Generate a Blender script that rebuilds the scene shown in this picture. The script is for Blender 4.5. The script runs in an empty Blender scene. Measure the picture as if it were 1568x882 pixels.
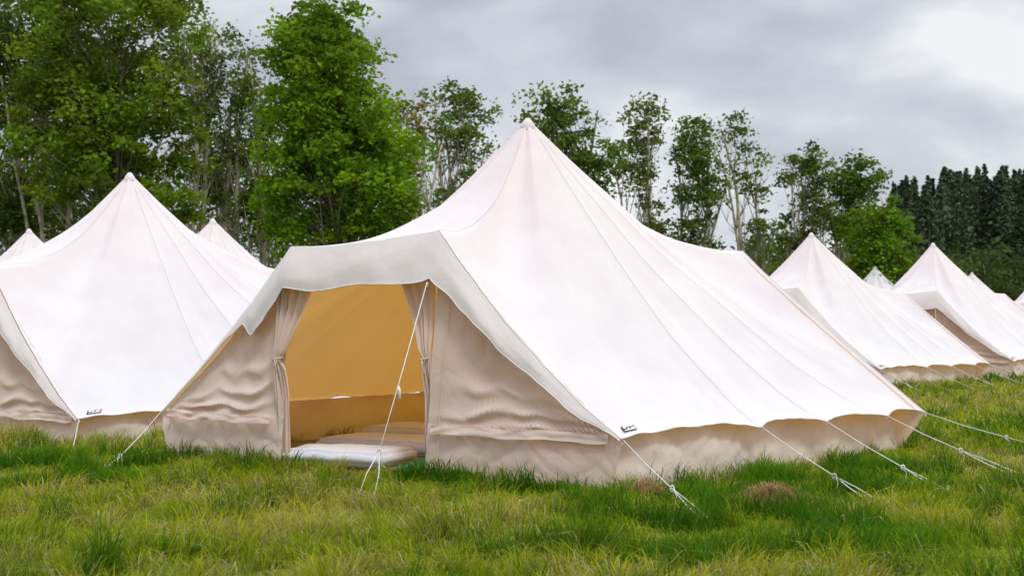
import bpy, math, random
import numpy as np
from mathutils import Vector, noise as mn
random.seed(7); rng=np.random.default_rng(11)
S=bpy.context.scene
col=S.collection
V=Vector
# ---------------------------------------------------------------- helpers
def newmat(name):
    m=bpy.data.materials.new(name); m.use_nodes=True
    nt=m.node_tree; nt.nodes.clear()
    out=nt.nodes.new('ShaderNodeOutputMaterial')
    return m,nt,out
def N(nt,t,**kw):
    n=nt.nodes.new(t)
    for k,v in kw.items(): setattr(n,k,v)
    return n
def noise_col(nt,scale,c1,c2,detail=4,lo=.35,hi=.65,coord='Object',sc=None):
    tc=N(nt,'ShaderNodeTexCoord'); nz=N(nt,'ShaderNodeTexNoise'); nz.inputs['Scale'].default_value=scale; nz.inputs['Detail'].default_value=detail
    if sc:
        mp=N(nt,'ShaderNodeMapping'); mp.inputs['Scale'].default_value=sc
        nt.links.new(tc.outputs[coord],mp.inputs[0]); nt.links.new(mp.outputs[0],nz.inputs['Vector'])
    else: nt.links.new(tc.outputs[coord],nz.inputs['Vector'])
    r=N(nt,'ShaderNodeValToRGB'); r.color_ramp.elements[0].position=lo; r.color_ramp.elements[1].position=hi
    r.color_ramp.elements[0].color=(*c1,1); r.color_ramp.elements[1].color=(*c2,1)
    nt.links.new(nz.outputs['Fac'],r.inputs[0]); return r.outputs[0],nz.outputs['Fac'],tc
def canvas(name,c1,c2,trans,bump=.25,dirt=None):
    m,nt,out=newmat(name)
    c,f,tc=noise_col(nt,2.2,c1,c2)
    if dirt:
        sp=N(nt,'ShaderNodeSeparateXYZ'); nt.links.new(tc.outputs['Object'],sp.inputs[0])
        mr=N(nt,'ShaderNodeMapRange'); mr.inputs[1].default_value=.0; mr.inputs[2].default_value=.28; mr.inputs[3].default_value=.7; mr.inputs[4].default_value=0
        nt.links.new(sp.outputs[2],mr.inputs[0])
        nd=N(nt,'ShaderNodeTexNoise'); nd.inputs['Scale'].default_value=9; nd.inputs['Detail'].default_value=5; nt.links.new(tc.outputs['Object'],nd.inputs['Vector'])
        mu=N(nt,'ShaderNodeMath',operation='MULTIPLY'); nt.links.new(mr.outputs[0],mu.inputs[0]); nt.links.new(nd.outputs['Fac'],mu.inputs[1])
        mx=N(nt,'ShaderNodeMix',data_type='RGBA'); nt.links.new(mu.outputs[0],mx.inputs[0]); nt.links.new(c,mx.inputs[6]); mx.inputs[7].default_value=(*dirt,1)
        c=mx.outputs[2]
    d=N(nt,'ShaderNodeBsdfDiffuse'); d.inputs['Roughness'].default_value=.6; nt.links.new(c,d.inputs[0])
    t=N(nt,'ShaderNodeBsdfTranslucent'); t.inputs[0].default_value=(*trans,1)
    a=N(nt,'ShaderNodeAddShader'); nt.links.new(d.outputs[0],a.inputs[0]); nt.links.new(t.outputs[0],a.inputs[1])
    n1=N(nt,'ShaderNodeTexNoise'); n1.inputs['Scale'].default_value=4; n1.inputs['Detail'].default_value=5; n1.inputs['Distortion'].default_value=1.2
    nt.links.new(tc.outputs['Object'],n1.inputs['Vector'])
    b=N(nt,'ShaderNodeBump'); b.inputs['Strength'].default_value=bump; b.inputs['Distance'].default_value=.03
    nt.links.new(n1.outputs['Fac'],b.inputs['Height']); nt.links.new(b.outputs[0],d.inputs['Normal'])
    nt.links.new(a.outputs[0],out.inputs[0]); return m
def plain(name,c1,c2,scale=8,rough=.8,spec=.2):
    m,nt,out=newmat(name); c,f,tc=noise_col(nt,scale,c1,c2)
    p=N(nt,'ShaderNodeBsdfPrincipled'); p.inputs['Roughness'].default_value=rough; p.inputs['Specular IOR Level'].default_value=spec
    nt.links.new(c,p.inputs[0])
    b=N(nt,'ShaderNodeBump'); b.inputs['Strength'].default_value=.3; b.inputs['Distance'].default_value=.01; nt.links.new(f,b.inputs['Height']); nt.links.new(b.outputs[0],p.inputs['Normal'])
    nt.links.new(p.outputs[0],out.inputs[0]); return m
def attrmat(name,tr=.35,rough=.7,spec=.2):
    m,nt,out=newmat(name)
    a=N(nt,'ShaderNodeAttribute'); a.attribute_name='Col'
    d=N(nt,'ShaderNodeBsdfPrincipled'); d.inputs['Roughness'].default_value=rough; d.inputs['Specular IOR Level'].default_value=spec
    t=N(nt,'ShaderNodeBsdfTranslucent'); mx=N(nt,'ShaderNodeMixShader'); mx.inputs[0].default_value=tr
    hs=N(nt,'ShaderNodeHueSaturation'); hs.inputs['Value'].default_value=1.35; hs.inputs['Hue'].default_value=.485
    nt.links.new(a.outputs[0],d.inputs[0]); nt.links.new(a.outputs[0],hs.inputs['Color']); nt.links.new(hs.outputs[0],t.inputs[0])
    nt.links.new(d.outputs[0],mx.inputs[1]); nt.links.new(t.outputs[0],mx.inputs[2]); nt.links.new(mx.outputs[0],out.inputs[0]); return m
def empty(name,loc=(0,0,0),rot=0,sc=1):
    e=bpy.data.objects.new(name,None); e.location=loc; e.rotation_euler=(0,0,rot); e.scale=(sc,)*3; col.objects.link(e); return e
def mk_mesh(name,verts,faces,mat,smooth=True):
    me=bpy.data.meshes.new(name); me.from_pydata([tuple(v) for v in verts],[],faces); me.update()
    if mat: me.materials.append(mat)
    if smooth: me.polygons.foreach_set('use_smooth',[True]*len(me.polygons))
    return me
def obj(name,me,parent=None,loc=None):
    o=bpy.data.objects.new(name,me); col.objects.link(o)
    if parent: o.parent=parent
    if loc is not None: o.location=loc
    return o
def grid_mesh(name,rows,mat,closed=False):
    n=len(rows[0]); vs=[p for r in rows for p in r]; fs=[]
    for i in range(len(rows)-1):
        for j in range(n if closed else n-1):
            k=(j+1)%n; fs.append((i*n+j,i*n+k,(i+1)*n+k,(i+1)*n+j))
    return mk_mesh(name,vs,fs,mat)
class Geo:
    def __init__(s): s.v=[]; s.f=[]
    def tube(s,pts,r0,r1=None,n=6):
        if r1 is None: r1=r0
        b=len(s.v); m=len(pts)
        for i,p in enumerate(pts):
            p=V(p); d=(V(pts[min(i+1,m-1)])-V(pts[max(i-1,0)])); d.normalize()
            up=V((0,0,1)) if abs(d.z)<.9 else V((1,0,0))
            a=d.cross(up).normalized(); c=d.cross(a); r=r0+(r1-r0)*i/(m-1)
            for k in range(n):
                an=2*math.pi*k/n; s.v.append(p+a*math.cos(an)*r+c*math.sin(an)*r)
        for i in range(m-1):
            for k in range(n):
                k2=(k+1)%n; s.f.append((b+i*n+k,b+i*n+k2,b+(i+1)*n+k2,b+(i+1)*n+k))
        s.f.append(tuple(b+k for k in range(n))[::-1]); s.f.append(tuple(b+(m-1)*n+k for k in range(n)))
    def mesh(s,name,mat): return mk_mesh(name,s.v,s.f,mat)
def tri_mesh_np(name,verts,tris,cols,mat,nper=3):
    me=bpy.data.meshes.new(name); nv=len(verts); nf=len(tris)
    me.vertices.add(nv); me.vertices.foreach_set('co',verts.astype(np.float32).ravel())
    me.loops.add(nf*nper); me.loops.foreach_set('vertex_index',tris.astype(np.int32).ravel())
    me.polygons.add(nf); me.polygons.foreach_set('loop_start',(np.arange(nf)*nper).astype(np.int32))
    try: me.polygons.foreach_set('loop_total',np.full(nf,nper,dtype=np.int32))
    except Exception: pass
    a=me.color_attributes.new('Col','FLOAT_COLOR','POINT')
    c=np.ones((nv,4),dtype=np.float32); c[:,:3]=cols; a.data.foreach_set('color',c.ravel())
    me.materials.append(mat); me.update(); me.validate(); return me
_g=rng.random((256,256))
def vnoise(x,y,sc):
    x=np.asarray(x)*sc+37.3; y=np.asarray(y)*sc+91.7
    xi=np.floor(x).astype(int); yi=np.floor(y).astype(int); fx=x-xi; fy=y-yi
    fx=fx*fx*(3-2*fx); fy=fy*fy*(3-2*fy); xi&=255; yi&=255; x1=(xi+1)&255; y1=(yi+1)&255
    return (_g[xi,yi]*(1-fx)+_g[x1,yi]*fx)*(1-fy)+(_g[xi,y1]*(1-fx)+_g[x1,y1]*fx)*fy
def gz(x,y):
    x=np.asarray(x,dtype=float); y=np.asarray(y,dtype=float)
    t=np.clip((y-14.6)/4.5,0,1); t=t*t*(3-2*t)
    return -.16*t+(vnoise(x,y,.45)-.5)*.06+(vnoise(x,y,1.6)-.5)*.05
# ---------------------------------------------------------------- materials
M_roof=canvas('white_canvas',(.69,.70,.735),(.735,.745,.775),(.33,.16,.025),.25)
M_flap=canvas('white_canvas_flap',(.78,.74,.75),(.82,.78,.79),(.08,.05,.03),.25)
M_wall=canvas('beige_canvas',(.60,.565,.53),(.66,.625,.585),(.27,.11,.002),.45,dirt=(.28,.25,.15))
M_panel=canvas('beige_canvas_door_wall',(.665,.575,.525),(.72,.63,.58),(.17,.085,.012),.4,dirt=(.36,.30,.19))
M_seam=plain('seam_thread',(.50,.49,.50),(.60,.59,.60))
M_rope=plain('white_rope',(.72,.72,.70),(.85,.85,.82),60)
M_pole=plain('galvanised_pole',(.35,.35,.35),(.5,.5,.5),20,.4,.5)
M_matt=canvas('mattress_cover',(.70,.71,.78),(.78,.78,.84),(.02,.02,.02),.3)
M_sheet=plain('groundsheet_fabric',(.20,.18,.14),(.30,.27,.2),12)
M_teal=plain('teal_rug_fabric',(.02,.20,.22),(.10,.38,.36),30)
M_leaf=attrmat('leaf',.4)
M_needle=attrmat('needles',.1,.8,.1)
M_grass=attrmat('grass_blade',.5,.85,.04)
M_black=plain('label_black',(.03,.03,.035),(.06,.06,.06))
M_lwhite=plain('label_white',(.8,.8,.8),(.85,.85,.85))
def bark(name,a,b): return plain(name,a,b,5,.9,.1)
M_bark=bark('bark_brown',(.13,.11,.08),(.27,.23,.17)); M_pale=bark('bark_pale',(.28,.25,.19),(.52,.47,.38))
# ---------------------------------------------------------------- tent
PK=V((.16,14.4,3.36))
A=V((-3.33,13.9,0)); B=V((-2.09,12.84,0)); C=V((-.74,12.12,0)); D=V((.77,11.13,0)); E=V((3.87,14.4,0)); F=V((-.5,17.4,0))
TL=V((-1.99,12.82,1.985)); TR=V((-.62,12.05,2.08)); TRb=V((2.50,15.45,2.06)); TLb=V((.98,16.5,2.06))
Dp=V((.84,11.0,.42)); Ep=V((4.12,14.2,.40)); Fp=V((-.4,17.6,.42)); Ap=V((-3.46,14.04,.42))
ATT=[0,.4,.62,.85,1.0]
def lerp(a,b,t): return a+(b-a)*t
peri=[]
ss=lambda t:t*t*(3-2*t)
def seg(a,b,n,pf,kind,sag=0):
    for i in range(n):
        f=i/n; q=lerp(a,b,f).copy()
        if kind=='hip': q.z-=sag*math.sin(math.pi*f)
        if kind=='bar': q.z-=.02*math.sin(math.pi*f)
        sc=0
        if kind=='eave':
            for u,v in zip(ATT[:-1],ATT[1:]):
                if u<=f<=v: sc=math.sin(math.pi*(f-u)/(v-u))**.8
        peri.append((q,pf(f),kind,f,sc))
seg(TL,TR,24,lambda f:2.3,'bar')
i_hipR=len(peri); seg(TR,Dp,40,lambda f:2.3-.95*ss(min(1,f*1.3)),'hip',.12)
i_eave=len(peri); seg(Dp,Ep,110,lambda f:1.35-.10*math.sin(math.pi*f),'eave')
i_hipRb=len(peri); seg(Ep,TRb,36,lambda f:1.35+.95*ss(max(0,(f-.23)/.77)),'hip',.03)
seg(TRb,TLb,16,lambda f:2.3,'bar')
i_hipLb=len(peri); seg(TLb,Fp,24,lambda f:2.3-.95*ss(min(1,f*1.3)),'hip',.05)
i_eaveL=len(peri); seg(Fp,Ap,80,lambda f:1.35-.12*math.sin(math.pi*f),'eave')
i_hipL=len(peri); seg(Ap,TL,40,lambda f:1.35+.95*ss(max(0,(f-.23)/.77)),'hip',.06)
NP=len(peri)
def roofpt(j,r):
    q,p,kind,f,sc=peri[j%NP]
    x=lerp(PK,q,r); z=q.z+(PK.z-q.z)*max(0,1-r)**p
    pt=V((x.x,x.y,z))
    if kind=='eave':
        pt.z+=.05*sc*r**14
        inw=(V((PK.x,PK.y,0))-V((q.x,q.y,0))).normalized(); pt+=inw*.07*sc*r**14
        pt.z-=.06*sc*math.sin(math.pi*r)*r
    ang=math.atan2(pt.y-PK.y,pt.x-PK.x); rad=math.hypot(pt.y-PK.y,pt.x-PK.x)
    w=mn.noise(V((math.cos(ang)*8,math.sin(ang)*8,rad*.4)))
    w2=mn.noise(V((math.cos(ang)*26,math.sin(ang)*26,rad*.8)))
    pt.z+=(.028*w+.010*w2)*min(1,r*1.5)*(1-.4*r)
    pt.z+=.05*mn.noise(pt*1.1)*min(1,r*2)*(1-r**4)
    if (kind=='hip' and j<i_eave) or j>=i_hipL:
        pt.z+=.012*mn.noise(V((j*.45,r*3,1)))*r**5
    if kind=='eave':
        pt.z+=.012*mn.noise(V((j*.22,r*2.5,4)))*r**8
    return pt
O3=V((PK.x,PK.y,0))
rs=[.008,.02,.035]+[.035+.965*(i/60) for i in range(1,61)]
rows=[[roofpt(j,r)-O3 for j in range(NP)] for r in rs]
roof_me=grid_mesh('roof',rows,M_roof,closed=True)
cap=Geo(); cap.tube([V((0,0,PK.z-.13)),V((0,0,PK.z-.05)),V((0,0,PK.z+.005))],.10,.022,14)
cap_me=cap.mesh('peak_cap',M_flap)
def ribbon(path,w,up,vs,fs):
    b=len(vs)
    for i,p in enumerate(path):
        d=(path[min(i+1,len(path)-1)]-path[max(i-1,0)]).normalized()
        side=d.cross(V((0,0,1))).normalized(); nrm=side.cross(d).normalized()
        vs.append(p+side*w/2+nrm*up); vs.append(p-side*w/2+nrm*up)
    for i in range(len(path)-1):
        fs.append((b+2*i,b+2*i+1,b+2*i+3,b+2*i+2))
vs=[];fs=[]
ribs=[(i_hipR,.08)]+[(i_eave+int(110*f),r0) for f,r0 in ((.4,.06),(.62,.06),(.85,.06))]+[(i_eaveL+int(80*f),.1) for f in (.2,.4,.62,.85)]
for j,r0 in ribs:
    ribbon([roofpt(j,r0+(.998-r0)*k/60)-O3 for k in range(61)],.0055,.003,vs,fs)
seam_me=mk_mesh('roof_seams',vs,fs,M_seam)
hem=Geo(); hem.tube([roofpt(j,1.0)-O3 for j in list(range(i_eave,i_hipRb+1))],.007,n=6)
hem.tube([roofpt(j,1.0)-O3 for j in list(range(i_eaveL,i_hipL+1))],.007,n=6)
hem.tube([roofpt(j,1.0)-O3 for j in range(i_hipRb,i_hipRb+37)],.006,n=6)
hem_me=hem.mesh('eave_hem',M_flap)
outF=V((-.52,-.85,0)).normalized()
def ramp(x,pts):
    for (a,va),(b,vb) in zip(pts[:-1],pts[1:]):
        if x<=b: return va+(vb-va)*ss((x-a)/(b-a)) if x>=a else va
    return pts[-1][1]
def valance(idx,wf,out,seed):
    rows=[];m=16
    for k in range(m):
        t=k/(m-1); row=[]
        for c,j in enumerate(idx):
            q=roofpt(j,1.0); w=wf(j,c/len(idx))
            fl=mn.noise(V((c*.11+seed,t*1.2,seed)))*.14+mn.noise(V((c*.33,seed,t)))*.05
            cr=.012*abs(mn.noise(V((c*.28+t*1.5,t*3,seed+2))))*math.sin(math.pi*t)*min(1,w*4)
            p=q+V((0,0,-w*t))+out*(.30*w*math.sin(t*1.5)+fl*w*t*1.2+.012+cr)
            row.append(p-O3)
        rows.append(row)
    return rows
idxF=list(range(i_hipL,NP))+list(range(0,i_eave+1))
def wF(j,_):
    if j>=i_hipL:
        f=(j-i_hipL)/40; return ramp(f,[(0,.02),(.5,.05),(.66,.12),(.77,.38),(.9,.40),(1,.37)])
    if j<24:
        f=j/24; return .37+.04*f+.02*math.sin(f*9)
    f=(j-24)/40; return ramp(f,[(0,.41),(.12,.33),(.35,.24),(.7,.13),(1,.02)])
vr=valance(idxF,wF,outF,3.1)
val_me=grid_mesh('door_valance',vr,M_flap)
vh=Geo(); vh.tube(vr[-1],.006,n=5); valhem_me=vh.mesh('valance_hem',M_flap)
idxB=list(range(i_hipRb,i_eaveL+1))
valb_me=grid_mesh('rear_valance',valance(idxB,lambda j,c:.03+.22*math.sin(math.pi*c)**.7,-outF,8.2),M_flap)
def wallgrid(bot,top,nu,nv,disp):
    rows=[]
    for k in range(nv+1):
        t=k/nv; row=[]
        for i in range(nu+1):
            s=i/nu; b=bot(s); tp=top(s); p=lerp(b,tp,t); row.append(p+disp(s,t,p)-O3)
        rows.append(row)
    return rows
def sidewall(a,b,seed):
    n=(b-a).cross(V((0,0,1))).normalized()
    def top(s):
        q=lerp(a,b,s); return V((q.x,q.y,.46))-n*.03
    def dsp(s,t,p):
        r1=abs(mn.noise(V((s*9+t*1.5,t*1.2,seed))));r2=abs(mn.noise(V((s*22-t*2,t*2,seed+5))))
        f=mn.noise(V((s*12,t*1.0,seed)))*.06*(1-.4*t)+.06*r1+.045*r2+mn.noise(V((s*40,t*5,seed)))*.012
        return n*(f+.04*(1-t))
    return wallgrid(lambda s:lerp(a,b,s)-V((0,0,.06)),top,180,16,dsp)
wr_me=grid_mesh('side_wall',sidewall(D,E,1.3),M_wall)
wl_me=grid_mesh('far_side_wall',sidewall(F,A,4.3),M_wall)
def bt(s):
    j=i_hipRb+s*(i_eaveL-i_hipRb); q=roofpt(int(round(j)),1.0); return q+outF*.06-V((0,0,.02))
wb_me=grid_mesh('rear_wall',wallgrid(lambda s:lerp(E,F,s)-V((0,0,.06)),bt,60,14,lambda s,t,p:outF*(-.03*mn.noise(V((s*12,t*2,9))))),M_panel)
def folds(seed):
    def fn(s,t,p):
        z=p.z; hh=.10+1.5*s; q=max(0,(z-.44)/hh)
        ph=1.8*mn.noise(V((s*2.6,q*1.3,seed)))+.6*mn.noise(V((s*8,q*3,seed)))
        qq=q**.75
        wv=(.5+.5*math.sin(qq*31+ph*3.2+s*2.5))**1.7
        env=min(1,q/.05)*math.exp(-(max(0,q-.12)/.36)**2)*ramp(s,[(0,.6),(.15,1),(.7,.95),(.97,.12),(1,.1)])
        a=wv*env*(.014+.060*min(1,hh))*(.4+1.3*abs(mn.noise(V((s*3,q*4,seed+3)))))
        sagv=.05*math.sin(math.pi*min(1,q))*math.sin(math.pi*min(1,max(0,s)))
        vert=.012*abs(mn.noise(V((s*11,z*.8,seed+9))))*min(1,max(0,q-.2)*3)
        low=(.035*abs(mn.noise(V((s*5+z*3,z*3,seed+5))))+.012*abs(mn.noise(V((s*12-z*6,z*5,seed+6)))))*(1 if z<.45 else 0)
        bell=.03*mn.noise(V((s*3,z*1.5,seed+1)))
        return outF*(a+low+bell+vert-sagv)
    return fn
fL,fR=folds(2.3),folds(6.7)
wL=wallgrid(lambda s:lerp(A,B,s)-V((0,0,.06)),lambda s:roofpt(i_hipL+min(39,int(round(s*39.5))),1.0)-outF*.03-V((0,0,.02)),110,130,fL)
wR=wallgrid(lambda s:lerp(D,C,s)-V((0,0,.06)),lambda s:roofpt(i_eave-int(round(s*39.5)),1.0)-outF*.03-V((0,0,.02)),140,130,fR)
wL_me=grid_mesh('door_wall_panel_a',wL,M_panel); wR_me=grid_mesh('door_wall_panel_b',wR,M_panel)
def belt(a,b,z0,z1,seed,fn):
    rows=[]
    for k in range(7):
        t=k/6; row=[]
        for i in range(81):
            s=i/80; p=lerp(a,b,s); zz=z1+(z0-z1)*t+.008*math.sin(s*14+seed)+.008*mn.noise(V((s*8,seed,3)))
            p=V((p.x,p.y,zz)); base=fn(s*.94,0,V((p.x,p.y,.43)))
            row.append(p+base+outF*(.018+.018*t+.018*mn.noise(V((s*9,seed,t*2))))-O3)
        rows.append(row)
    return rows
beltL=grid_mesh('wall_flap_a',belt(lerp(A,B,.0)+outF*.02,lerp(A,B,.93)+outF*.01,.385,.46,1,fL),M_panel)
beltR=grid_mesh('wall_flap_b',belt(lerp(D,C,.0)+outF*.03,lerp(D,C,.95)+outF*.01,.375,.45,3,fR),M_panel)
dd=(C-B).normalized()
vs2=[];fs2=[]
for i0 in (130,):
    path=[wR[k][i0]+outF*.012 for k in range(4,118,3)]
    b0=len(vs2)
    for q in path: vs2+= [q+dd*.006+outF*.004,q-dd*.006+outF*.004]
    fs2+=[(b0+2*i,b0+2*i+1,b0+2*i+3,b0+2*i+2) for i in range(len(path)-1)]
edge_me=mk_mesh('door_edge_seam',vs2,fs2,M_panel)
def curtain(root,sgn,wtop,ztie,wtie,wbot,seed):
    rows=[]; H=1.80; root=root-outF*.07
    for k in range(61):
        z=H*(1-k/60); row=[]
        if z>ztie: u=(z-ztie)/(H-ztie); w=wtie+(wtop-wtie)*u**1.1; amp=.016+.012*u
        else: u=(ztie-z)/ztie; w=wtie+(wbot-wtie)*min(1,u*3)**.7; amp=.020
        nar=1-math.exp(-((z-ztie)/.05)**2)*.45
        for i in range(49):
            s=i/48
            p=root+dd*sgn*((w+.05)*nar*s-.06)+outF*(amp*math.sin((s**.8)*4.2*2*math.pi+seed+z*.8+1.5*mn.noise(V((s*2,z,seed))))+.02+.06*math.exp(-((z-ztie)/.25)**2)+.03*mn.noise(V((s*3,z*2,seed))))
            row.append(V((p.x,p.y,z+.01-.02*s))-O3)
        rows.append(row)
    return rows
cL=grid_mesh('door_curtain_a',curtain(B,1,.43,.98,.06,.085,0),M_panel)
cR=grid_mesh('door_curtain_b',curtain(C,-1,.36,1.0,.05,.035,2),M_panel)
tie=Geo()
for root,sg_,z in ((B,1,.98),(C,-1,1.0)):
    cen=root+dd*sg_*-.01+outF*.02; cen.z=z
    tie.tube([cen-O3+dd*.04*math.cos(a)+outF*.05*math.sin(a)+V((0,0,.01*math.cos(a))) for a in [i*math.pi/8 for i in range(17)]],.008,n=5)
    tie.tube([cen-O3+outF*.05,cen-O3+outF*.065+V((.02,0,-.06)),cen-O3+outF*.055+V((.03,0,-.13))],.006,n=5)
tie_me=tie.mesh('curtain_ties',M_panel)
poles=Geo()
for root in (lerp(A,B,.93),lerp(D,C,.94)):
    poles.tube([root-outF*.12-O3,V((root.x,root.y,1.80))-outF*.12-O3],.018,n=10)
poles.tube([TL-outF*.09-V((0,0,.14))+dd*.04-O3,TR-outF*.09-V((0,0,.14))-dd*.04-O3],.016,n=8)
poles.tube([V((0,0,0)),V((0,0,PK.z-.06))],.022,n=10)
for q,bq in ((TRb,.30),(TLb,.66)):
    g=lerp(E,F,bq); poles.tube([V((g.x,g.y,0))+outF*.09-O3,q+outF*.09-V((0,0,.08))-O3],.018,n=8)
poles_me=poles.mesh('poles',M_pole)
rp=Geo(); pg=Geo()
def knot(p,s=1.0):
    for k in range(3):
        a0=random.random()*6
        rp.tube([p+V((math.cos(a+a0)*.014*s,math.sin(a)*.010*s,math.sin(a+a0)*.020*s+random.uniform(-.004,.004))) for a in [i*math.pi/6 for i in range(13)]],.0045*s,n=5)
def guy(top,peg,split=.6,two=True,side=.10):
    top=V(top); peg=V(peg)
    m=lerp(top,peg,split)-V((0,0,.01))
    rp.tube([top-O3,lerp(top,m,.5)-V((0,0,.012))-O3,m-O3],.0043,n=6); knot(top-O3+V((0,0,-.02)),.7); knot(m-O3,1.0)
    d=(peg-top); sd=V((-d.y,d.x,0)).normalized()*side*.5
    e1=peg+sd; e2=peg-sd if two else peg
    rp.tube([m-O3,lerp(m,e1,.5)+sd*.3-O3,e1-O3],.0042,n=6)
    rp.tube([m-O3,lerp(m,e2,.5)-sd*.3-O3,e2-O3],.0042,n=6)
    rp.tube([m-O3,m-O3+V((.03,0,-.05)),m-O3+V((.02,.01,-.10)),m-O3+V((.05,0,-.13))],.0035,n=5)
    for e in (e1,e2): pg.tube([e-O3+V((0,0,.04)),e-O3-V((0,0,.15))],.006,n=6)
ev=lambda f:roofpt(i_eave+min(109,int(110*f)),1.0)
guy(ev(0)+V((.02,0,-.01)),(1.31,9.6,.0),.62,True,.06)
guy(ev(.4),(2.69,10.6,0),.68,True,.08); guy(ev(.62),(3.4,11.2,0),.68,True,.06)
guy(ev(.85),(4.35,12.3,0),.6,True,.12); guy(Ep,(5.5,14.3,0),.6,True,.1)
guy(TR+V((-.02,0,-.43))+outF*.14,(-1.11,10.85,0),.80,True,.13)
guy(Ap,(-3.62,12.75,0),.78,True,.05)
evL=lambda f:roofpt(i_eaveL+int(80*f),1.0)
for f in (.0,.4,.7): 
    q=evL(f); guy(q,(q.x-1.3,q.y+1.1,-.1),.6)
guy(TRb+V((0,0,-.2))-outF*.05,(4.3,18.3,-.1),.7); guy(TLb+V((0,0,-.2))-outF*.05,(1.6,19.6,-.1),.7)
rope_me=rp.mesh('guy_ropes',M_rope); peg_me=pg.mesh('pegs',M_pole)
gs_me=mk_mesh('groundsheet',[lerp(p,O3,.03)-O3+V((0,0,.035)) for p in (A,B,C,D,E,F)],[(0,1,2,3,4,5)],M_sheet,False)
def label(f,w):
    j0=i_eave+f; c=[roofpt(j0,.942),roofpt(j0+w,.942),roofpt(j0+w,.972),roofpt(j0,.972)]
    n=(c[1]-c[0]).cross(c[2]-c[1]).normalized(); n=n if n.z>0 else -n
    def q(a,b,u): return lerp(lerp(c[0],c[1],a),lerp(c[3],c[2],a),b)+n*u-O3
    v=[q(0,0,.012),q(1,0,.012),q(1,1,.012),q(0,1,.012)]; f1=[(0,1,2,3)]
    v2=[];f2=[]
    for (a,b,c2,d2) in ((.08,.1,.92,.28),(.08,.75,.92,.9),(.08,.28,.3,.5),(.62,.45,.92,.75),(.36,.45,.5,.75)):
        k=len(v2); v2+= [q(a,b,.016),q(c2,b,.016),q(c2,d2,.016),q(a,d2,.016)]; f2.append((k,k+1,k+2,k+3))
    return mk_mesh('label',v,f1,M_black,False),mk_mesh('label_mark',v2,f2,M_lwhite,False)
lab,labm=label(2,4)
parts=[('roof',roof_me),('peak_cap',cap_me),('roof_seams',seam_me),('eave_hem',hem_me),('door_valance',val_me),('valance_hem',valhem_me),('rear_valance',valb_me),
 ('side_wall',wr_me),('far_side_wall',wl_me),('rear_wall',wb_me),('door_wall_panel_a',wL_me),('door_wall_panel_b',wR_me),('wall_flap_a',beltL),('wall_flap_b',beltR),('door_edge_seam',edge_me),
 ('door_curtain_a',cL),('door_curtain_b',cR),('curtain_ties',tie_me),('poles',poles_me),('guy_ropes',rope_me),('pegs',peg_me),('groundsheet',gs_me),('label',lab),('label_mark',labm)]
tents=[(PK.x,PK.y,0,0,1),(-4.98,18.5,-.15,-5,1),(6.76,32.1,-.17,0,1),(10.9,36.8,-.17,4,1),(14.3,56,-.17,3,1),(20.7,64,-.17,-4,1),(25.2,68,-.17,3,1),(-5.75,27.3,-.17,2,1),(-10.4,30.6,-.17,-3,1),(-17,35,-.17,4,1)]
foot=[]
for x,y,z,a,s in tents:
    e=empty('canvas_bell_tent',(x,y,z),math.radians(a),s)
    for n,me in parts: obj(n,me,e)
    ca,sa=math.cos(math.radians(a)),math.sin(math.radians(a))
    foot.append([(x+ca*(p.x-PK.x)-sa*(p.y-PK.y),y+sa*(p.x-PK.x)+ca*(p.y-PK.y)) for p in (A,B,C,D,E,F)])
tg=Geo(); tp=lerp(TR+V((-.02,0,-.43))+outF*.14,V((-1.11,10.85,0)),.50)
tg.tube([tp+V((0,-.01,-.02)),tp+V((.012,-.01,-.05)),tp+V((.012,-.01,-.12))],.013,.011,8); obj('rope_tag',tg.mesh('rope_tag',M_lwhite))
import bmesh
def mattress(cx,cy,w,l,h,ang,z=.04):
    bm=bmesh.new(); bmesh.ops.create_cube(bm,size=1)
    for v in bm.verts: v.co=V((v.co.x*w,v.co.y*l,v.co.z*h+h/2))
    bmesh.ops.bevel(bm,geom=bm.edges[:],offset=.035,segments=3,affect='EDGES')
    bmesh.ops.subdivide_edges(bm,edges=[e for e in bm.edges if e.calc_length()>.2],cuts=14,use_grid_fill=True)
    for v in bm.verts:
        if v.co.z>h*.5: v.co.z+=.012*mn.noise(v.co*5)+.008*mn.noise(v.co*17)
    me=bpy.data.meshes.new('mattress'); bm.to_mesh(me); bm.free(); me.materials.append(M_matt)
    for p in me.polygons:p.use_smooth=True
    o=obj('mattress',me,None,(cx,cy,z)); o.rotation_euler=(0,0,ang)
an=math.atan2(dd.y,dd.x)
mattress(-1.48,12.96,1.08,.66,.13,an+.06); mattress(-1.05,14.0,1.6,.8,.13,an); mattress(-.7,15.1,1.6,.85,.15,an+.1,.05); mattress(1.0,14.2,.85,1.9,.15,an)
rg=[V((-1.0,12.36,.045)),V((-.74,12.24,.045)),V((-.5,12.65,.045)),V((-.85,12.85,.05))]
rows=[[lerp(lerp(rg[0],rg[1],i/12),lerp(rg[3],rg[2],i/12),k/12)+V((0,0,.02+.015*math.sin(i*1.3+k))) for i in range(13)] for k in range(13)]
obj('rug',grid_mesh('rug',rows,M_teal))
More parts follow.
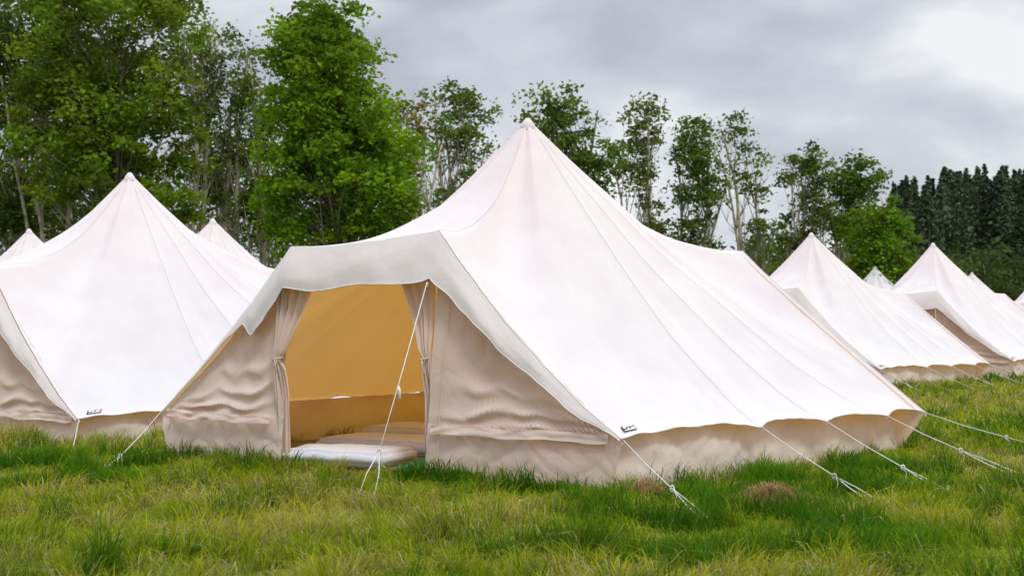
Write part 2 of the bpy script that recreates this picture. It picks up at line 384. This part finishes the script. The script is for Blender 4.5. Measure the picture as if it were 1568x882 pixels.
# ---------------------------------------------------------------- ground
xs=np.concatenate([np.linspace(-600,-40,30)[:-1],np.linspace(-40,40,161),np.linspace(40,600,30)[1:]])
ys=np.concatenate([np.linspace(-80,3,12)[:-1],np.linspace(3,40,140),np.linspace(40,900,60)[1:]])
X,Y=np.meshgrid(xs,ys); Z=gz(X,Y)
nx=len(xs); vv=np.stack([X,Y,Z],-1).reshape(-1,3)
ii,jj=np.meshgrid(np.arange(len(ys)-1),np.arange(nx-1),indexing='ij'); b=(ii*nx+jj).ravel()
quads=np.stack([b,b+1,b+nx+1,b+nx],1)
mg,nt,out=newmat('ground_turf'); c,f,tc=noise_col(nt,1.3,(.07,.12,.012),(.20,.22,.035),8)
p=N(nt,'ShaderNodeBsdfPrincipled'); p.inputs['Roughness'].default_value=.95; p.inputs['Specular IOR Level'].default_value=.1; nt.links.new(c,p.inputs[0]); nt.links.new(p.outputs[0],out.inputs[0])
gme=tri_mesh_np('ground',vv,quads,np.zeros((len(vv),3)),mg,4); gme.polygons.foreach_set('use_smooth',[True]*len(gme.polygons))
obj('ground',gme)
# ---------------------------------------------------------------- grass
def inpoly(x,y,poly,shr=1.0):
    cx=sum(p[0] for p in poly)/len(poly); cy=sum(p[1] for p in poly)/len(poly)
    pts=[(cx+(a-cx)*shr,cy+(b_-cy)*shr) for a,b_ in poly]; ins=np.zeros(len(x),bool); j=len(pts)-1
    for i in range(len(pts)):
        xi,yi=pts[i]; xj,yj=pts[j]
        c=((yi>y)!=(yj>y))&(x<(xj-xi)*(y-yi)/(yj-yi+1e-12)+xi); ins^=c; j=i
    return ins
def blades(x,y,h,w,lean,cb,ct,z=None,la=None):
    n=len(x); z0=gz(x,y) if z is None else z
    th=rng.random(n)*2*np.pi
    if la is None: la=rng.random(n)*2*np.pi
    wx=np.cos(th)*w/2; wy=np.sin(th)*w/2; lx=np.cos(la)*lean*h; ly=np.sin(la)*lean*h
    base=np.stack([x,y,z0-.01],1)
    sd=np.stack([wx,wy,np.zeros(n)],1)
    mid=base+np.stack([lx*.35,ly*.35,h*.6],1); tip=base+np.stack([lx,ly,h*np.clip(1.02-.30*lean,.25,1)],1)
    v=np.stack([base-sd,base+sd,mid-sd*.75,mid+sd*.75,tip],1).reshape(-1,3)
    k=(np.arange(n)*5)[:,None]
    t=np.concatenate([k+np.array([0,1,3]),k+np.array([0,3,2]),k+np.array([2,3,4])],1).reshape(-1,3)
    cc=np.stack([cb,cb,(cb+ct)/2,(cb+ct)/2,ct],1).reshape(-1,3)
    return v,t,cc
allv=[];allt=[];allc=[];off=0
def add(v,t,c):
    global off
    allv.append(v); allt.append(t+off); allc.append(c); off+=len(v)
def field(d0,d1,dens,hs,wd):
    area=.46*(d1*d1-d0*d0)+2*(d1-d0); n=int(area*dens)
    d=np.sqrt(rng.random(n)*(d1*d1-d0*d0)+d0*d0); x=(rng.random(n)*2-1)*(.46*d+1.0); y=d
    cl=vnoise(x,y,7.5); keep=rng.random(n)<(.15+1.25*cl**1.2); x=x[keep];y=y[keep]
    ins=np.zeros(len(x),bool)
    for p in foot: ins|=inpoly(x,y,p,.985)
    x=x[~ins];y=y[~ins]; n=len(x)
    wx=x+.35*(vnoise(x,y,2.1)-.5); wy=y+.35*(vnoise(x+40,y,2.1)-.5)
    big=vnoise(x,y,.55); med=vnoise(x+50,y,1.5); sm=vnoise(x,y+20,7.5); tu=vnoise(wx+9,wy+77,2.6); t2=vnoise(x+31,y+7,12.); t3=vnoise(wx+3,wy+17,5.2)
    tall=np.clip((tu-.45)*3.0,0,1)*np.clip((big+med)-.45,.3,1.2)+.8*np.clip((t3-.55)*4,0,1)
    h=hs*(.3+.95*rng.random(n))*(.22+.50*sm+.35*t2+1.35*tall)
    dry=np.clip(.12+1.6*np.clip((med*.55+big*.45)-.40,0,1)*2.0,0,.85)
    lush=np.clip((tu-.5)*3.2+(.48-big)*2.0+(t3-.5)*1.6,0,1)
    g1=np.array([.33,.46,.012]); g2=np.array([.065,.21,.010]); g3=np.array([.60,.58,.035]); st=np.array([.80,.66,.28])
    mixa=(lush*1.0+rng.random(n)*.2).clip(0,1)[:,None]; c=g1*(1-mixa)+g2*mixa
    m2=np.clip(rng.random(n)*.8*(.25+big)+(med-.42)*1.2,0,1)[:,None]*(1-.8*lush[:,None]); c=c*(1-m2)+g3*m2
    isd=rng.random(n)<dry*.62*(1-.85*lush); c[isd]=st*(.55+.65*rng.random((isd.sum(),1)))
    c*= (.55+.8*rng.random((n,1)))
    lean=.3+1.0*rng.random(n)**1.3; lean[isd]+=.6; h[isd]*=.9
    la=vnoise(x+5,y+3,2.4)*14+rng.normal(size=n)*.9
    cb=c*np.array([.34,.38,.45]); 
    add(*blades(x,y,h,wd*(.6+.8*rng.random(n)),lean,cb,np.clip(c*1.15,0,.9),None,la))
field(6.0,10,3800,.14,.0062)
field(10,16,2500,.12,.0078)
field(16,30,560,.13,.015)
field(30,62,75,.15,.035)
for poly in foot[:3]:
    for (a,b_) in zip(poly,poly[1:]+poly[:1]):
        L=math.hypot(b_[0]-a[0],b_[1]-a[1]); n=int(L*420)
        if poly is foot[0] and a==poly[1]: n=int(n*.35)
        t=rng.random(n); cx=sum(p[0] for p in poly)/6; cy=sum(p[1] for p in poly)/6
        x=a[0]+(b_[0]-a[0])*t; y=a[1]+(b_[1]-a[1])*t; r=np.hypot(x-cx,y-cy); o=rng.random(n)**1.5*.22+.05
        x=x+(x-cx)/r*o; y=y+(y-cy)/r*o; cl=vnoise(x,y,3.1)
        h=.05+.19*rng.random(n)*np.clip((cl-.38)*2.6,.10,1.1)
        if poly is foot[0] and a==poly[1]: h*=.6
        c=np.array([.15,.33,.014])*(.6+.8*rng.random((n,1)))
        dr=rng.random(n)<.25; c[dr]=np.array([.62,.58,.22])
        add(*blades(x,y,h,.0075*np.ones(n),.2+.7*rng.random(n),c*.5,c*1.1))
for (tx,ty,r,hh) in ((2.15,11.9,.28,.26),(-3.1,11.6,.4,.18),(-.45,11.7,.2,.13),(1.3,10.9,.3,.16),(5.3,14.2,.5,.2),(3.4,12.8,.3,.18),(-4.4,13.4,.4,.2),(-1.9,8.3,.22,.15),(.9,8.0,.25,.15),(2.4,8.6,.25,.14)):
    n=700; an_=rng.random(n)*6.28; rr=r*rng.random(n)**.6*(.5+.9*rng.random(n)); x=tx+rr*np.cos(an_); y=ty+rr*np.sin(an_)
    c=np.array([.10,.26,.012])*(.6+.9*rng.random((n,1)))
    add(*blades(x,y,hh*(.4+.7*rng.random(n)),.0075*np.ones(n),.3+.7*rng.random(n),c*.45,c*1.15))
obj('grass',tri_mesh_np('grass',np.concatenate(allv),np.concatenate(allt),np.concatenate(allc),M_grass))
for (tx,ty,r,nn) in ((1.90,10.45,.20,2300),(1.02,10.75,.13,350)):
    n=nn; an_=rng.random(n)*6.28; rr=r*rng.random(n)**.7; x=tx+1.3*rr*np.cos(an_); y=ty+.8*rr*np.sin(an_)
    c=np.array([.70,.46,.24])*(.4+.9*rng.random((n,1)))
    v,t,cc=blades(x,y,.06+.05*rng.random(n),.006*np.ones(n),.9+1.3*rng.random(n),c*.6,np.clip(c,0,.85),gz(x,y)+.13*(1-(rr/r)**2)*rng.random(n)+.02)
    obj('dead_grass_clump',tri_mesh_np('dead_grass_clump',v,t,cc,M_grass))
# ---------------------------------------------------------------- trees
def leafquads(cen,size,c,flat=.5):
    n=len(cen); a=rng.normal(size=(n,3)); a[:,2]*=flat; a/=np.linalg.norm(a,axis=1)[:,None]
    b=rng.normal(size=(n,3)); b-=a*(a*b).sum(1)[:,None]; b/=np.linalg.norm(b,axis=1)[:,None]
    s=size*(.6+.8*rng.random((n,1)))
    v=np.stack([cen-a*s,cen+b*s*.6,cen+a*s,cen-b*s*.6],1).reshape(-1,3)
    q=np.arange(n*4).reshape(-1,4); return v,q,np.repeat(c,4,axis=0)
def tree(name,bx,by,H,blobs,ncl,nleaf,lsize,csize,colr,tr=.16,barkm=M_bark,lean=0,stems=1,trunkfrac=.8,twig=.6,shell=.55,bare=0):
    bz=float(gz(bx,by)); e=empty(name,(bx,by,bz)); g=Geo()
    trunks=[]
    for s in range(stems):
        sx=random.uniform(-.5,.5)*(stems>1); sy=random.uniform(-.4,.4)*(stems>1); pts=[]
        tx=lean+random.uniform(-.5,.5)+sx*2
        for k in range(11):
            u=k/10; pts.append(V((sx+tx*u*u+.13*mn.noise(V((s*3+bx,u*3,0)))*2,sy+.2*mn.noise(V((by,u*3,s))),-.2+H*trunkfrac*u*(1-.1*s))))
        trunks.append(pts); g.tube(pts,tr*(1-.25*(s>0)),.03,8)
        for k in range(bare):
            i=random.randint(4,9); st=pts[i]; a=random.uniform(0,6.28); L=random.uniform(.5,1.2)
            m1=st+V((math.cos(a)*L*.35,math.sin(a)*L*.35,L*.4)); en=st+V((math.cos(a)*L*.6,math.sin(a)*L*.6,L*1.05))
            g.tube([st,m1,en],tr*.2,.006,5)
            for _ in range(3):
                g.tube([m1,m1+V((random.uniform(-.4,.4),random.uniform(-.4,.4),random.uniform(.2,.7)))],tr*.09,.005,4)
    cl=[]
    wts=np.array([b[3]*b[4]*b[5] for b in blobs])**.8; wts/=wts.sum()
    for k in range(ncl):
        bl=blobs[rng.choice(len(blobs),p=wts)]
        d=rng.normal(size=3); d/=np.linalg.norm(d); r=(shell+(1-shell)*rng.random()) if rng.random()<.75 else rng.random()**.4*shell
        r*=1+.25*mn.noise(V(tuple(d*2.2))+V((bx,by,0)))
        cl.append(np.array([bl[0]+d[0]*bl[3]*r,bl[1]+d[1]*bl[4]*r,bl[2]+d[2]*bl[5]*r]))
    for k,c in enumerate(cl):
        if rng.random()<twig:
            pts=trunks[k%len(trunks)]; zt=max(H*.2,c[2]-random.uniform(.8,2.4)); i=min(10,max(2,int(zt/(H*trunkfrac)*10)))
            st=pts[i]; en=V(tuple(c)); mid=lerp(st,en,.5)+V((random.uniform(-.15,.15),random.uniform(-.15,.15),-.1))
            g.tube([st,lerp(st,mid,.5)+V((0,0,-.03)),mid,lerp(mid,en,.5)+V((0,0,.03)),en],tr*.2*(1-.5*i/10)+.008,.006,5)
    obj('trunk_and_limbs',g.mesh('trunk_and_limbs',barkm),e)
    cl=np.array(cl); n=ncl*nleaf; cen=np.repeat(cl,nleaf,axis=0)
    cs=np.repeat(csize*(.5+.9*rng.random(ncl)),nleaf)[:,None]
    off_=rng.normal(size=(n,3))*np.array([.55,.55,.30])*cs; off_[:,2]-=.15*(off_[:,0]**2+off_[:,1]**2)/cs[:,0]
    cen=cen+off_
    cv=np.repeat(.55+.9*rng.random((ncl,1)),nleaf,axis=0); warm=np.repeat(rng.random((ncl,1)),nleaf,axis=0)
    c=np.array(colr)*cv*(.75+.5*rng.random((n,1)))*(1+np.array([.45,.08,-.1])*(warm-.4))
    v,q,cc=leafquads(cen,lsize,np.clip(c,0,1))
    obj('foliage',tri_mesh_np('foliage',v,q,cc,M_leaf,4),e)
px=lambda u,d:(u-784)/2178*d
DG=(.085,.145,.015); SG=(.12,.18,.03)
tree('maple_tree',px(165,42),42,13,[(0,0,9.5,2.7,2.6,4.0),(.9,-.3,6.2,2.2,2.2,2.4),(-1.3,0,7,2.0,2,2.6),(1.5,-.5,4.7,1.1,1.2,1.3)],290,110,.085,.52,(.135,.215,.010),.2,shell=.6)
tree('maple_tree',px(515,40),40,11,[(-.3,0,7.9,1.8,1.9,2.5),(.2,0,5.9,2.35,2.2,2.2),(1.2,-.3,4.4,1.2,1.2,1.3),(-1.5,-.2,4.2,1.0,1.1,1.3),(-.5,0,9.4,1.25,1.2,1.0),(-1.1,0,8.3,1.0,1.1,1.3)],370,115,.08,.47,(.14,.265,.008),.2,shell=.55)
tree('ash_tree',px(350,47),47,11.5,[(0,0,8.8,1.5,1.5,2.4),(-.7,0,6.0,1.1,1.0,1.6),(.5,0,5.2,1.0,1,1.5)],90,50,.08,.45,SG,.13,M_pale,.2,3,.9,bare=3)
tree('ash_tree',px(285,46),46,12.5,[(0,0,9.8,1.5,1.4,2.3),(.4,0,6.9,1.0,1.0,1.6)],80,50,.08,.45,SG,.12,M_pale,-.2,2,.9,bare=3)
tree('ash_tree',px(30,45),45,12.5,[(0,0,9.6,2.2,1.6,2.9),(-.3,0,5,1.8,1.3,1.5)],150,60,.085,.5,DG,.13,M_pale,.1,3,.9)
tree('ash_tree',px(75,43.5),43.5,12.5,[(0,0,10.0,1.5,1.3,2.2)],60,60,.085,.5,DG,.11,M_pale,.1,4,.9)
tree('ash_tree',px(-90,44),44,12.5,[(0,0,9.3,2.4,1.6,3.2),(-.3,0,5,2,1.3,2)],150,60,.09,.55,DG,.15,M_bark,.1,3,.9)
tree('ash_tree',px(405,46),46,11,[(0,0,8.2,1.3,1.4,2.2),(.2,0,5,1.0,1.0,1.5)],80,50,.08,.45,DG,.12,M_pale,-.1,2,.9)
tree('ash_tree',px(625,47),47,9,[(0,0,7.2,.8,.9,1.9),(-.4,0,5,.9,1.0,1.4)],55,45,.08,.4,(.15,.17,.02),.1,M_pale,.3,2,.9)
tree('ash_tree',px(697,49),49,9.9,[(0,0,8.1,1.35,1.1,1.5),(.2,0,5.8,1.3,1.1,1.3),(.5,0,4.2,1.0,.8,.8)],110,46,.08,.40,SG,.10,M_pale,.1,3,.92,bare=4)
tree('ash_tree',px(865,55),55,10.7,[(-.4,0,8.9,1.7,1.3,1.4),(1.0,0,7.2,1.4,1.1,1.4),(-.2,0,6.5,1.5,1,1.3)],150,55,.09,.48,(.095,.165,.022),.13,M_bark,0,2,.9,bare=2)
tree('ash_tree',px(985,58),58,10.7,[(-.1,0,9.2,1.3,.9,1.2),(-.3,0,7.3,.9,.8,1.3),(.4,0,5,.9,.7,1.4)],72,46,.09,.42,SG,.11,M_pale,-.1,4,.92,bare=5)
tree('ash_tree',px(1065,58),58,10.1,[(0,0,8.4,1.1,.9,1.4),(.4,0,6.6,1.3,.9,1.2),(-.2,0,4.4,1.0,.8,1.2)],100,48,.09,.44,(.105,.17,.022),.11,M_pale,.1,3,.92,bare=3)
tree('ash_tree',px(1160,60),60,10.8,[(-.9,0,9.4,.7,.5,1.0),(-.1,0,7.5,.9,.6,1.5),(.3,0,4.6,1.0,.7,1.3)],54,38,.085,.36,SG,.13,M_pale,-.7,3,.88,bare=8)
tree('ash_tree',px(1235,62),62,9.3,[(0,0,7.8,1.3,.9,1.2),(.3,0,5.8,1.2,.8,1.0),(-.4,0,4.6,1.1,.8,.9)],95,46,.09,.42,(.095,.15,.02),.11,M_pale,.1,3,.9,bare=4)
tree('ash_tree',px(1310,64),64,8.9,[(0,0,7.5,1.4,.9,1.1),(-.2,0,5.6,1.2,.8,1)],110,55,.09,.45,(.09,.165,.015),.12,M_pale,.1,2,.9,bare=2)
tree('maple_tree',px(1352,57),57,6.4,[(0,0,4.6,1.45,1.3,1.5),(.5,0,3.3,1.2,1.1,1.1),(-.7,0,3.1,1.0,1,1.1)],150,75,.085,.42,(.13,.245,.012),.14,shell=.6)
def mass(name,x0,x1,y0,y1,ztop,ncl,nleaf,ls,cs,colr,trunks,bm=M_bark):
    e=empty(name); g=Geo()
    for k in range(trunks):
        x=random.uniform(x0,x1); y=random.uniform(y0,y1); h=ztop(x)*random.uniform(.7,1.0); dx=random.uniform(-.6,.6)
        g.tube([V((x+dx*u*u,y,-.3+h*u)) for u in (0,.25,.5,.75,1)],random.uniform(.06,.12),.02,6)
    if trunks: obj('trunks',g.mesh('trunks',bm),e)
    x=rng.uniform(x0,x1,ncl); y=rng.uniform(y0,y1,ncl); zt=np.array([ztop(a) for a in x]); z=zt*(rng.random(ncl)**.8)*(.8+.2*rng.random(ncl))
    cen=np.repeat(np.stack([x,y,z],1),nleaf,0); n=len(cen); cen=cen+rng.normal(size=(n,3))*np.array([.6,.6,.35])*cs; cen[:,2]=np.maximum(cen[:,2],0)
    c=np.array(colr)*np.repeat(.5+1.0*rng.random((ncl,1)),nleaf,0)*(.75+.5*rng.random((n,1)))
    v,q,cc=leafquads(cen,ls,c); obj('foliage',tri_mesh_np('foliage',v,q,cc,M_leaf,4),e)
nz=lambda x,s,o=0: mn.noise(V((x*s,o,0)))
mass('distant_woodland',-34,-4.5,54,62,lambda x:(9.2 if x<-8 else 6)+2.2*nz(x,.5),460,60,.13,.72,(.06,.10,.016),90,M_pale)
mass('hedgerow',-6,26,70,76,lambda x:3.6+1.6*nz(x,.35,3)+(1.0 if x>8 else 0),480,60,.14,.75,(.06,.10,.02),30)
mass('distant_woodland',4,30,92,100,lambda x:6.2+1.8*nz(x,.25,7)+(1.5 if x>20 else 0),420,60,.18,.95,(.05,.08,.02),20)
mass('distant_woodland',-60,-20,66,80,lambda x:9+2*nz(x,.4),420,50,.2,1.1,(.05,.08,.018),40)
def conifers():
    e=empty('conifer_plantation'); g=Geo(); P=[];Cc=[]
    for k in range(300):
        row=k%6; y=93+row*4.0+random.uniform(-1.5,1.5); x=random.uniform(26.5,60)*y/100; H=random.uniform(10.0,11.7)*y/101; R=random.uniform(2.0,2.9)
        if x/y<.30: H*=.93
        g.tube([V((x,y,-.3)),V((x,y,H*.5)),V((x,y,H))],.12,.02,5)
        n=850; u=rng.random(n)**.8; lay=u; a=rng.random(n)*6.283
        seg_=np.floor(a/6.283*8+np.floor(lay*17)*2.4)/8*6.283; a=seg_+rng.normal(size=n)*.5
        rr=R*np.clip(1-lay,0,1)**.95*(.15+.85*rng.random(n)**.6)+.04; z=H*(.04+.97*lay)-rr*.30
        P.append(np.stack([x+rr*np.cos(a),y+rr*np.sin(a),z],1)); Cc.append(np.array([.075,.105,.058])*(.45+1.1*rng.random((n,1)))*(.6+.8*random.random()))
    obj('trunks',g.mesh('trunks',M_bark),e)
    v,q,cc=leafquads(np.concatenate(P),.17,np.concatenate(Cc),.7); obj('foliage',tri_mesh_np('foliage',v,q,cc,M_needle,4),e)
conifers()
# ---------------------------------------------------------------- sky / light
w=bpy.data.worlds.new('World'); S.world=w; w.use_nodes=True; nt=w.node_tree; nt.nodes.clear()
out=N(nt,'ShaderNodeOutputWorld'); sky=N(nt,'ShaderNodeTexSky'); sky.sky_type='NISHITA'; sky.sun_disc=False
SE,SR=math.radians(50),math.radians(160)
sky.sun_elevation=SE; sky.sun_rotation=SR
b1=N(nt,'ShaderNodeBackground'); b1.inputs[1].default_value=.08; nt.links.new(sky.outputs[0],b1.inputs[0])
tc=N(nt,'ShaderNodeTexCoord'); mp=N(nt,'ShaderNodeMapping'); mp.inputs['Scale'].default_value=(1,1,2.3); mp.inputs['Location'].default_value=(.62,.1,.35)
nt.links.new(tc.outputs['Generated'],mp.inputs[0])
nz1=N(nt,'ShaderNodeTexNoise'); nz1.inputs['Scale'].default_value=5.2; nz1.inputs['Detail'].default_value=7; nz1.inputs['Roughness'].default_value=.46; nz1.inputs['Distortion'].default_value=.2
nt.links.new(mp.outputs[0],nz1.inputs['Vector'])
sp=N(nt,'ShaderNodeSeparateXYZ'); nt.links.new(tc.outputs['Generated'],sp.inputs[0])
mx_=N(nt,'ShaderNodeMath',operation='MULTIPLY_ADD'); nt.links.new(sp.outputs[0],mx_.inputs[0]); mx_.inputs[1].default_value=.34; nt.links.new(nz1.outputs['Fac'],mx_.inputs[2])
rc=N(nt,'ShaderNodeValToRGB'); nt.links.new(mx_.outputs[0],rc.inputs[0])
els=rc.color_ramp.elements; els[0].position=.38; els[0].color=(.51,.53,.61,1); els[1].position=.62; els[1].color=(.93,.95,.97,1)
m_=els.new(.50); m_.color=(.66,.69,.75,1)
gr=N(nt,'ShaderNodeMapRange'); gr.inputs[1].default_value=.25; gr.inputs[2].default_value=.9; gr.inputs[3].default_value=1.0; gr.inputs[4].default_value=1.9
nt.links.new(sp.outputs[2],gr.inputs[0])
b2=N(nt,'ShaderNodeBackground'); nt.links.new(rc.outputs[0],b2.inputs[0]); nt.links.new(gr.outputs[0],b2.inputs[1])
ms=N(nt,'ShaderNodeMixShader'); ms.inputs[0].default_value=.92; nt.links.new(b1.outputs[0],ms.inputs[1]); nt.links.new(b2.outputs[0],ms.inputs[2]); nt.links.new(ms.outputs[0],out.inputs[0])
sl=bpy.data.lights.new('sun','SUN'); sl.energy=1.25; sl.angle=math.radians(12); sl.color=(1,.96,.90)
so=bpy.data.objects.new('sun',sl); col.objects.link(so)
dirv=V((math.sin(SR)*math.cos(SE),math.cos(SR)*math.cos(SE),math.sin(SE)))
so.rotation_euler=dirv.to_track_quat('Z','Y').to_euler(); so.location=(5,-5,20)
# ---------------------------------------------------------------- camera
cd=bpy.data.cameras.new('camera'); co=bpy.data.objects.new('camera',cd); col.objects.link(co)
cd.lens=50; cd.sensor_width=36; cd.clip_end=2000; co.location=(0,0,1.4)
co.rotation_euler=(math.radians(90)+math.atan(37/2178),0,0)
cd.dof.use_dof=True; cd.dof.focus_distance=12.0; cd.dof.aperture_fstop=4.0
S.camera=co
S.view_settings.view_transform='Standard'; S.view_settings.look='None'; S.view_settings.exposure=0
